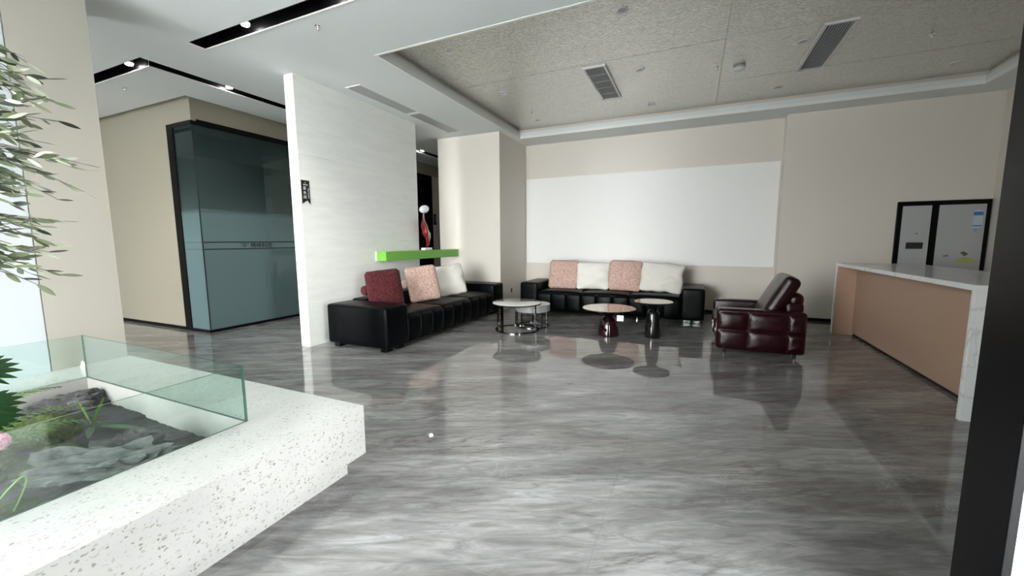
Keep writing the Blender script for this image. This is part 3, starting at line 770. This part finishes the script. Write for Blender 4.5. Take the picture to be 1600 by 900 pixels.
o = link('back_cushion', bm, 'maroon', ac, True, loc=(.70, .50, .71), rot=(0, radians(27), 0))
for x, y in ((.10, .08), (.10, 1.02), (.86, .08), (.86, 1.02)): link('leg', lathe([(0, 0), (.016, 0), (.02, .075), (0, .075)], 16), 'darkchrome', ac, 'auto', loc=(x, y, 0))

# ================================================================== TABLES
def flat_ring(ro, ri, z0, z1, n=64, bm=None):
    bm = bm or bmesh.new()
    R4 = [[bm.verts.new((r * cos(2 * pi * i / n), r * sin(2 * pi * i / n), z)) for i in range(n)] for r, z in ((ro, z0), (ro, z1), (ri, z1), (ri, z0))]
    for a in range(4):
        for i in range(n): bm.faces.new((R4[a][i], R4[a][(i + 1) % n], R4[(a + 1) % 4][(i + 1) % n], R4[(a + 1) % 4][i]))
    return bm
t1 = thing('coffee_table', 'round white-topped coffee table on a dark ring base, beside the left sofa', 'table', (-2.585, 5.93, 0))
link('tabletop', lathe([(0, .462), (.392, .462), (.40, .458), (.40, .452)], 64), 'tabletop', t1, 'auto')
link('rim', lathe([(.40, .4515), (.398, .435), (.37, .432), (0, .432)], 64), 'black', t1, 'auto')
link('ring_base', flat_ring(.36, .325, 0, .018), 'darkchrome', t1, 'auto')
for a, w_ in ((232, .05), (250, .05), (352, .035), (115, .05)):
    th = radians(a); o = link('leg', bbox(-w_ / 2, w_ / 2, -.008, .008, .018, .432, .002, 1), 'chrome' if a == 352 else 'darkchrome', t1, loc=(.342 * cos(th), .342 * sin(th), 0), rot=(0, 0, th + pi / 2))
t2 = thing('coffee_table', 'lower round grey drum side table on thin legs behind the white-topped table', 'table', (-2.47, 6.33, 0))
link('tabletop', lathe([(0, .386), (.298, .386), (.302, .382), (.302, .376)], 64), 'tabletop', t2, 'auto')
link('drum', lathe([(.30, .3755), (.30, .27), (.285, .262), (0, .262)], 64), 'grey', t2, 'auto')
link('ring_base', flat_ring(.285, .262, 0, .014), 'darkchrome', t2, 'auto')
for a in (200, 250, 325, 50, 110):
    th = radians(a); link('leg', bbox(-.012, .012, -.006, .006, .014, .264, .002, 1), 'darkchrome', t2, loc=(.273 * cos(th), .273 * sin(th), 0), rot=(0, 0, th + pi / 2))
def pedestal(label, loc, h, rt, rb, basemat, neck):
    t = thing('side_table', label, 'table', loc)
    link('tabletop', lathe([(0, h), (rt - .004, h), (rt, h - .004)], 64), 'mirror', t, 'auto')
    link('table_bowl', lathe([(rt, h - .0045), (rt - .004, h - .012), (rt * .62, h - .045), (rt * .30, h - .085), (neck, h - .13), (neck * .9, h - .15)], 64), 'black', t, 'auto')
    hb = h - .145
    link('pedestal_base', lathe([(neck * .9, hb + .012), (neck * 1.3, hb + .004), (neck * 1.7, hb - .02), (rb * .78, hb - .06), (rb * .86, hb * .5), (rb, .012), (rb - .004, 0), (0, 0)], 48), basemat, t, 'auto')
pedestal('low pedestal table with a wide mirror top and burgundy cone base', (-1.14, 6.14, 0), .425, .40, .165, 'burgundy', .06)
pedestal('taller narrow pedestal table with a black cone base, nearest the armchair', (-.505, 6.26, 0), .545, .275, .12, 'blackgloss', .05)

# ================================================================== COUNTER, FRIDGE
ct = thing('reception_counter', 'long counter with white stone top and ends and a pinkish brown front', 'counter', (2.0, 4.26, 0))
CL, CD = 3.35, .95
link('countertop', bbox(0, CD, 0, CL, 1.045, 1.09, .002, 1), 'counter', ct)
link('end_panel', bbox(0, CD, 0, .045, 0, 1.0445, .002, 1), 'counter', ct)
link('end_panel', bbox(0, CD, CL - .045, CL, 0, 1.0445, .002, 1), 'counter', ct)
link('end_lining', box(0.012, .25, CL - .056, CL - .0455, 0.0, 1.0445), 'pinkpanel', ct)
link('front_panel', box(.25, .28, .046, CL - .057, .035, 1.0445), 'pinkpanel', ct)
link('toe_kick', box(.262, .28, .046, CL - .057, 0, .0345), 'black', ct)
link('back_panel', box(CD - .04, CD - .01, .046, CL - .057, 0, 1.0445), 'pinkpanel', ct)

fg = thing('refrigerator', 'black-framed white double door refrigerator set into the back wall behind the counter', 'refrigerator', (3.016, 8.62, 0))
fg.scale = (1.0775, .6, 1.02)
link('cabinet_body', bbox(0, 1.01, .03, .62, 0, 2.00, .006, 1), 'black', fg)
d1 = link('door', bbox(.055, .385, -.004, .028, .06, 1.935, .010, 2), 'fridgewhite', fg)
d2 = link('door', bbox(.465, .965, -.004, .028, .06, 1.935, .010, 2), 'fridgewhite', fg)
bm = bmesh.new(); add_box(bm, 0, .054, 0, .029, 0, 2.0); add_box(bm, .386, .464, 0, .029, 0, 2.0); add_box(bm, .966, 1.01, 0, .029, 0, 2.0); add_box(bm, .054, .386, 0, .029, 1.936, 2.0); add_box(bm, .464, .966, 0, .029, 1.936, 2.0)
link('door_surround', bm, 'black', fg)
link('control_display', bbox(.13, .325, -.009, -.004, 1.26, 1.36, .002, 1), 'blackgloss', d1)
link('door_badge', lathe([(0, .004), (.012, .004), (.012, 0)], 12), 'decodark', d1, rot=(pi / 2, 0, 0), loc=(.24, -.004, 1.50))
lb = link('energy_label', box(.835, .935, -.0065, -.004, 1.58, 1.84), 'paleblue', d2)
link('label_band', box(.835, .935, -.0075, -.0065, 1.765, 1.82), 'blue', d2); link('label_line', box(.835, .93, -.0075, -.0065, 1.60, 1.618), 'blue', d2)
link('label_stamp', lathe([(0, .003), (.022, .003), (.022, 0)], 20), 'grey', d2, rot=(pi / 2, 0, 0), loc=(.87, -.004, 1.545))
bm = bmesh.new()
pts = [(.69, 1.05), (.72, 1.11), (.80, 1.14), (.90, 1.10), (.93, 1.05)]
a = [bm.verts.new((x, -.006, z)) for x, z in pts]; b_ = [bm.verts.new((x, -.004, z)) for x, z in pts]
bm.faces.new(a); bm.faces.new(b_[::-1]); [bm.faces.new((a[i], b_[i], b_[(i + 1) % 5], a[(i + 1) % 5])) for i in range(5)]
link('door_decoration', bm, 'deco', d2)
bm = bmesh.new()
for (cx, cz, q) in ((.775, 1.20, .028), (.805, 1.185, .022), (.79, 1.165, .018), (.60, 1.155, .018), (.575, 1.15, .013)):
    vs = [bm.verts.new((cx + q * cos(k * pi / 4) * 1.2, -.0062, cz + q * sin(k * pi / 4) * (.5 if k % 2 else .9))) for k in range(8)]; ws = [bm.verts.new((v.co.x, -.004, v.co.z)) for v in vs]
    bm.faces.new(vs); bm.faces.new(ws[::-1]); [bm.faces.new((vs[k], ws[k], ws[(k + 1) % 8], vs[(k + 1) % 8])) for k in range(8)]
link('door_flowers', bm, 'decodark', d2)

# ================================================================== PLANTER
SX, SY, ST = -1.845, 1.812, .43
PX0, PX1, PY0, PY1 = -4.217, -2.292, -1.40, 1.378      # basin
pl = thing('planter', 'big white terrazzo planter bench with a sunken garden basin', 'planter', (-4.66, -1.9, 0))
def P_(name, x0, x1, y0, y1, z0, z1, mat, b=0.003):
    o = link(name, bbox(x0 + 4.66, x1 + 4.66, y0 + 1.9, y1 + 1.9, z0, z1, b, 1), mat, pl); return o
bm = slab_with_holes(0, SX + 4.66, 0, SY + 1.9, .117, ST, [(PX0 + 4.66, PX1 + 4.66, PY0 + 1.9, PY1 + 1.9)])
link('bench_slab', bm, 'terrazzo', pl)
bm = slab_with_holes(0, -1.924 + 4.66, 0, 1.732 + 1.9, 0, .1165, [(PX0 + 4.66 - .02, PX1 + 4.66 + .02, PY0 + 1.9 - .02, PY1 + 1.9 + .02)])
link('plinth', bm, 'terrazzo', pl)
bm = bmesh.new(); X0, X1, Y0, Y1 = PX0 + 4.66, PX1 + 4.66, PY0 + 1.9, PY1 + 1.9
add_box(bm, X0 + .001, X0 + .008, Y0, Y1, .12, ST - .004); add_box(bm, X1 - .008, X1 - .001, Y0, Y1, .12, ST - .004); add_box(bm, X0, X1, Y1 - .008, Y1 - .001, .12, ST - .004); add_box(bm, X0, X1, Y0 + .001, Y0 + .008, .12, ST - .004); add_box(bm, X0, X1, Y0, Y1, .10, .119)
link('basin_lining', bm, 'plaster', pl)
def pane(x0, x1, y0, y1, z0, z1):
    bm = box(x0 + 4.66, x1 + 4.66, y0 + 1.9, y1 + 1.9, z0, z1)
    for fc in bm.faces:
        fc.normal_update()
        n = fc.normal; thin = 0 if (x1 - x0) < (y1 - y0) else 1
        fc.material_index = 0 if abs(n[thin]) > .5 else 1
    link('glass_pane', bm, ['glass', 'glassedge'], pl)
pane(PX1 - .010, PX1, PY0, PY1, ST + .001, .757)
pane(PX0 + .010, PX1 - .011, PY1 - .010, PY1, ST + .001, .757)
pane(PX0, PX0 + .009, PY0, PY1, ST + .001, .757)

def terrain(x0, x1, y0, y1, nx, ny, hf, zb):
    bm = bmesh.new(); g = [[bm.verts.new((x0 + (x1 - x0) * i / nx, y0 + (y1 - y0) * j / ny, hf(x0 + (x1 - x0) * i / nx, y0 + (y1 - y0) * j / ny))) for j in range(ny + 1)] for i in range(nx + 1)]
    for i in range(nx):
        for j in range(ny): bm.faces.new((g[i][j], g[i + 1][j], g[i + 1][j + 1], g[i][j + 1]))
    return bm
def soil_h(x, y):
    h = .255 + .03 * noise.noise(Vector((x * 1.8, y * 1.8, 0))) + .010 * noise.noise(Vector((x * 18, y * 18, 3))) + .006 * noise.noise(Vector((x * 55, y * 55, 1)))
    return h + (.02 if x < -3.4 else 0)
so_ = link('gravel_bed', terrain(PX0 + .009, PX1 - .009, PY0 + .009, PY1 - .009, 150, 200, soil_h, 0), 'soil', None, True)
tag(so_, 'dark grey gravel soil filling the planter basin', 'gravel', kind='stuff')
def mound(name, label, cat, c, rx, ry, h, mat, seed, rough=.25, rot=0, group=None, kind=None, n=44, sharp=0):
    bm = bmesh.new(); bmesh.ops.create_icosphere(bm, subdivisions=5, radius=1)
    for v in bm.verts:
        d = v.co.copy()
        k = 1 + rough * noise.fractal(d * 1.6 + Vector((seed, 0, 0)), .8, 2.1, 5)
        if sharp: k += sharp * (abs(noise.noise(Vector((d.x * 1.5 + seed, d.y * 5, d.z * 4)))) - .25)
        v.co = Vector((d.x * rx * k, d.y * ry * k, max(-.25, d.z) * h * k))
    o = link(name, bm, mat, None, not sharp or 'auto', loc=c, rot=(0, 0, rot)); tag(o, label, cat, group, kind); return o
mound('moss_mound', 'bright green moss cushion at the back of the planter', 'moss', (-3.62, .93, .27), .26, .17, .12, 'moss', 3, .35)
mound('moss_mound', 'second bright green moss cushion at the left picture edge', 'moss', (-3.35, .62, .26), .22, .15, .13, 'moss', 9, .35)
mound('moss_mound', 'dull green moss patch seen through the front glass behind the grey rock', 'moss', (-3.12, .86, .24), .26, .18, .07, 'moss2', 5, .3)
mound('moss_mound', 'dull green moss patch in front of the grey rock', 'moss', (-2.66, .56, .235), .22, .17, .065, 'moss2', 6, .3)
mound('rock', 'large pointed grey slate rock lying behind the front glass', 'rock', (-2.74, .92, .26), .34, .095, .13, 'rock', 12, .22, radians(40), sharp=.9)
mound('rock', 'smaller jagged grey rock just behind the large slate rock', 'rock', (-2.86, 1.06, .27), .17, .07, .11, 'darkrock', 22, .3, radians(40), sharp=.6)
mound('rock', 'black rough rock at the far corner of the planter beyond the moss', 'rock', (-3.98, 1.2, .26), .20, .12, .13, 'darkrock', 33, .3, radians(70), sharp=.5)
mound('rock', 'reddish brown low rock between moss and grey rock', 'rock', (-2.94, .80, .25), .11, .07, .06, 'darkrock', 41, .25, 0, sharp=.3)

def blade(bm, base, tip, wd, sag=0.0, n=8, side=None, fold=.15):
    base = Vector(base); tip = Vector(tip); d = tip - base
    s = side or d.cross(Vector((0, 0, 1)));
    if s.length < 1e-5: s = Vector((1, 0, 0))
    s = s.normalized(); up = s.cross(d).normalized(); rows = []
    for i in range(n + 1):
        t = i / n; p = base + d * t - Vector((0, 0, 1)) * sag * t * t
        w_ = wd * (sin(pi * min(1, t * .92 + .06)) ** .8) / 2
        rows.append([bm.verts.new(p - s * w_ + up * w_ * fold), bm.verts.new(p), bm.verts.new(p + s * w_ + up * w_ * fold)])
    for a, b_ in zip(rows, rows[1:]):
        for k in range(2): bm.faces.new((a[k], a[k + 1], b_[k + 1], b_[k]))
# strap-leaf plant
gp = thing('strap_leaf_plant', 'small plant with upright bright green blades beside the black rock', 'plant', (-3.52, 1.14, .27))
for tip, wd, m_ in (((.10, .04, .20), .030, 'green3'), ((-.10, -.02, .17), .012, 'green3'), ((.06, .02, .13), .018, 'green3'), ((.44, .10, .04), .05, 'green1'), ((.30, -.12, .05), .04, 'green1')):
    bm = bmesh.new(); blade(bm, (0, 0, 0), tip, wd, .02 if tip[2] < .1 else 0); link('leaf', bm, m_, gp, True)
# fern
fn = thing('fern', 'arching green fern at the left picture edge in the planter', 'fern', (-2.95, .42, .26))
for (tx_, ty_, tz, L_) in ((.10, .50, .34, 24), (.02, .44, .46, 22), (-.25, .42, .40, 20), (.22, .30, .28, 18), (.05, .60, .20, 20), (-.3, .2, .42, 18)):
    bm = bmesh.new(); base = Vector((0, 0, 0)); tip = Vector((tx_, ty_, tz)); pts = []
    for i in range(L_ + 1):
        t = i / L_; pts.append(base + tip * t + Vector((0, 0, .22 * sin(pi * t) * .8)))
    tube(pts[::2], .0022, 5, bm)
    for i in range(3, L_):
        t = i / L_; d = (pts[i + 1] - pts[i - 1]).normalized(); s = d.cross(Vector((0, 0, 1))).normalized(); ln = .055 * sin(pi * min(1, t * .9 + .08)) + .008
        for q in (-1, 1): blade(bm, pts[i], pts[i] + s * q * ln + d * ln * .5, .011, .006, 3, side=d)
    link('frond', bm, 'green2', fn, True)
# lobed-leaf plant
ph = thing('lobed_leaf_plant', 'dark green plant with deeply lobed leaves at the left picture edge above the fern', 'plant', (-2.84, .30, .26))
for (tx_, ty_, tz, yawv, sc) in ((.04, .27, .64, .1, .8), (-.12, .22, .76, .5, .75), (.10, .26, .50, -.3, .75), (-.05, .30, .40, .2, .7)):
    bm = bmesh.new(); tip = Vector((tx_, ty_, tz)); tube([(0, 0, 0), tip * .5 + Vector((0, -.02, .04)), tip], .004, 6, bm); link('stem', bm, 'green1', ph, True)
    bm = bmesh.new(); d = Vector((tx_ * .2, 1, -.10)).normalized()
    for k in range(-5, 6):
        a = k * .27; dd = (Matrix.Rotation(a, 3, 'X') @ d) ; dd = Vector((dd.x + sin(a * 1.3) * .25, dd.y, dd.z))
        blade(bm, tip - d * .01, tip + dd * .17 * sc * (1 - .35 * abs(a) / 1.4), .034, .015, 6, side=Vector((.35, 0, 1)))
    link('leaf', bm, 'green1', ph, True)
# pink flower
pf = thing('flower', 'round pink flower on a thin stem at the left picture edge', 'flower', (-2.55, .50, .26))
bm = tube([(0, 0, 0), (.03, .02, .2), (0, .035, .37)], .003, 6); link('stem', bm, 'green3', pf, True)
bm = bmesh.new(); bmesh.ops.create_icosphere(bm, subdivisions=4, radius=.038)
for v in bm.verts: v.co *= 1 + .12 * noise.noise(v.co * 90)
link('flower_head', bm, 'flower', pf, True, loc=(0, .045, .39))
bm = tube([(.02 + .055 * sin(k * .16), -.1 + .19 * sin(k * .14), .24 * sin(k * .17)) for k in range(17)], .003, 6); link('curled_stem', bm, 'green3', pf, True)
# paper tag on the bench
pt = link('paper_tag', rbox(.022, .004, .045, .003, 2, 3, wob=.006), 'trim', None, True, loc=(-4.50, 1.455, .462), rot=(radians(18), radians(42), radians(20)))
tag(pt, 'small crumpled white paper tag on the planter edge by the beige pillar', 'tag')

# olive tree: trunk, branches and single leaves
ot = thing('olive_tree', 'slender olive tree with grey-green leaves rising at the left picture edge', 'tree', (-2.68, .42, .25))
bm = bmesh.new()
tube([(0, 0, 0), (.03, .02, .4), (-.02, .05, .8), (.03, .06, 1.2), (.02, .08, 1.7), (.0, .08, 2.2)], [.035, .03, .026, .022, .016, .008], 10, bm)
rnd = random.Random(11); leaf_spots = []
twigs = []
for k in range(84):
    z0 = rnd.uniform(1.12, 2.1); ang = rnd.gauss(radians(80), radians(42)); ln = rnd.uniform(.18, .40) * (1.12 - .5 * abs(z0 - 1.6))
    el = rnd.uniform(-.35, .45)
    b0 = Vector((.02, .07, z0)); d = Vector((cos(ang) * cos(el), sin(ang) * cos(el), sin(el)))
    twigs.append((b0, b0 + d * ln * .5 + Vector((0, 0, .03)), b0 + d * ln + Vector((0, 0, -.03))))
for b0, p1, p2 in twigs:
    tube([b0, p1, p2], [.004, .0025, .0012], 5, bm)
link('trunk_and_branches', bm, 'bark', ot, True)
lm = []
for mname in ('leaf', 'leaflight', 'leafdark'):
    b2 = bmesh.new(); blade(b2, (0, 0, 0), (.062, 0, .004), .019, .006, 6, side=Vector((0, 1, 0)), fold=.12)
    me = bpy.data.meshes.new('leaf'); b2.to_mesh(me); b2.free(); me.materials.append(MT[mname]); me.polygons.foreach_set('use_smooth', [True] * len(me.polygons)); lm.append(me)
spots_ = []
for (b0, p1, p2) in twigs:
    for q in range(11):
        t = 1.0 if q == 10 else min(1, .22 + .76 * (q // 2 + rnd.random() * .4) / 5)
        p = b0 * (1 - t) ** 2 + p1 * 2 * t * (1 - t) + p2 * t * t
        d = (p2 - b0).normalized(); s_ = d.cross(Vector((0, 0, 1))).normalized() * (0 if q == 10 else 1 if q % 2 else -1)
        v = (d * rnd.uniform(.5, 1.1) + s_ * rnd.uniform(.35, .9) + Vector((0, 0, rnd.uniform(-.5, .35)))).normalized()
        rot = v.to_track_quat('X', 'Z') @ Matrix.Rotation(rnd.uniform(-1.2, 1.2), 3, 'X').to_quaternion()
        spots_.append((p, rot, rnd.uniform(.8, 1.25), rnd.choices((0, 1, 2), (.5, .27, .23))[0]))
spots_.sort(key=lambda e: -e[0].y)          # the outer, most visible leaves come first
for p, rot, k, mi in spots_[:300]:
    o = bpy.data.objects.new('leaf', lm[mi]); COL.objects.link(o); o.parent = ot
    o.location = p; o.rotation_mode = 'QUATERNION'; o.rotation_quaternion = rot; o.scale = (k, k, k)
bm = bmesh.new()
for p, rot, k, mi in spots_[300:]:
    n0 = len(bm.verts); nf = len(bm.faces); bm.from_mesh(lm[mi]); bm.verts.ensure_lookup_table(); bm.faces.ensure_lookup_table()
    for v in bm.verts[n0:]: v.co = rot @ (v.co * k) + p
    for fc in bm.faces[nf:]: fc.material_index = mi
o = link('foliage', bm, ['leaf', 'leaflight', 'leafdark'], ot, True); o['kind'] = 'stuff'
for e in (spots_[20], spots_[90]):
    b2 = bmesh.new(); bmesh.ops.create_uvsphere(b2, u_segments=12, v_segments=8, radius=.008); link('olive', b2, 'leafdark', ot, True, loc=e[0] - Vector((0, 0, .008)))
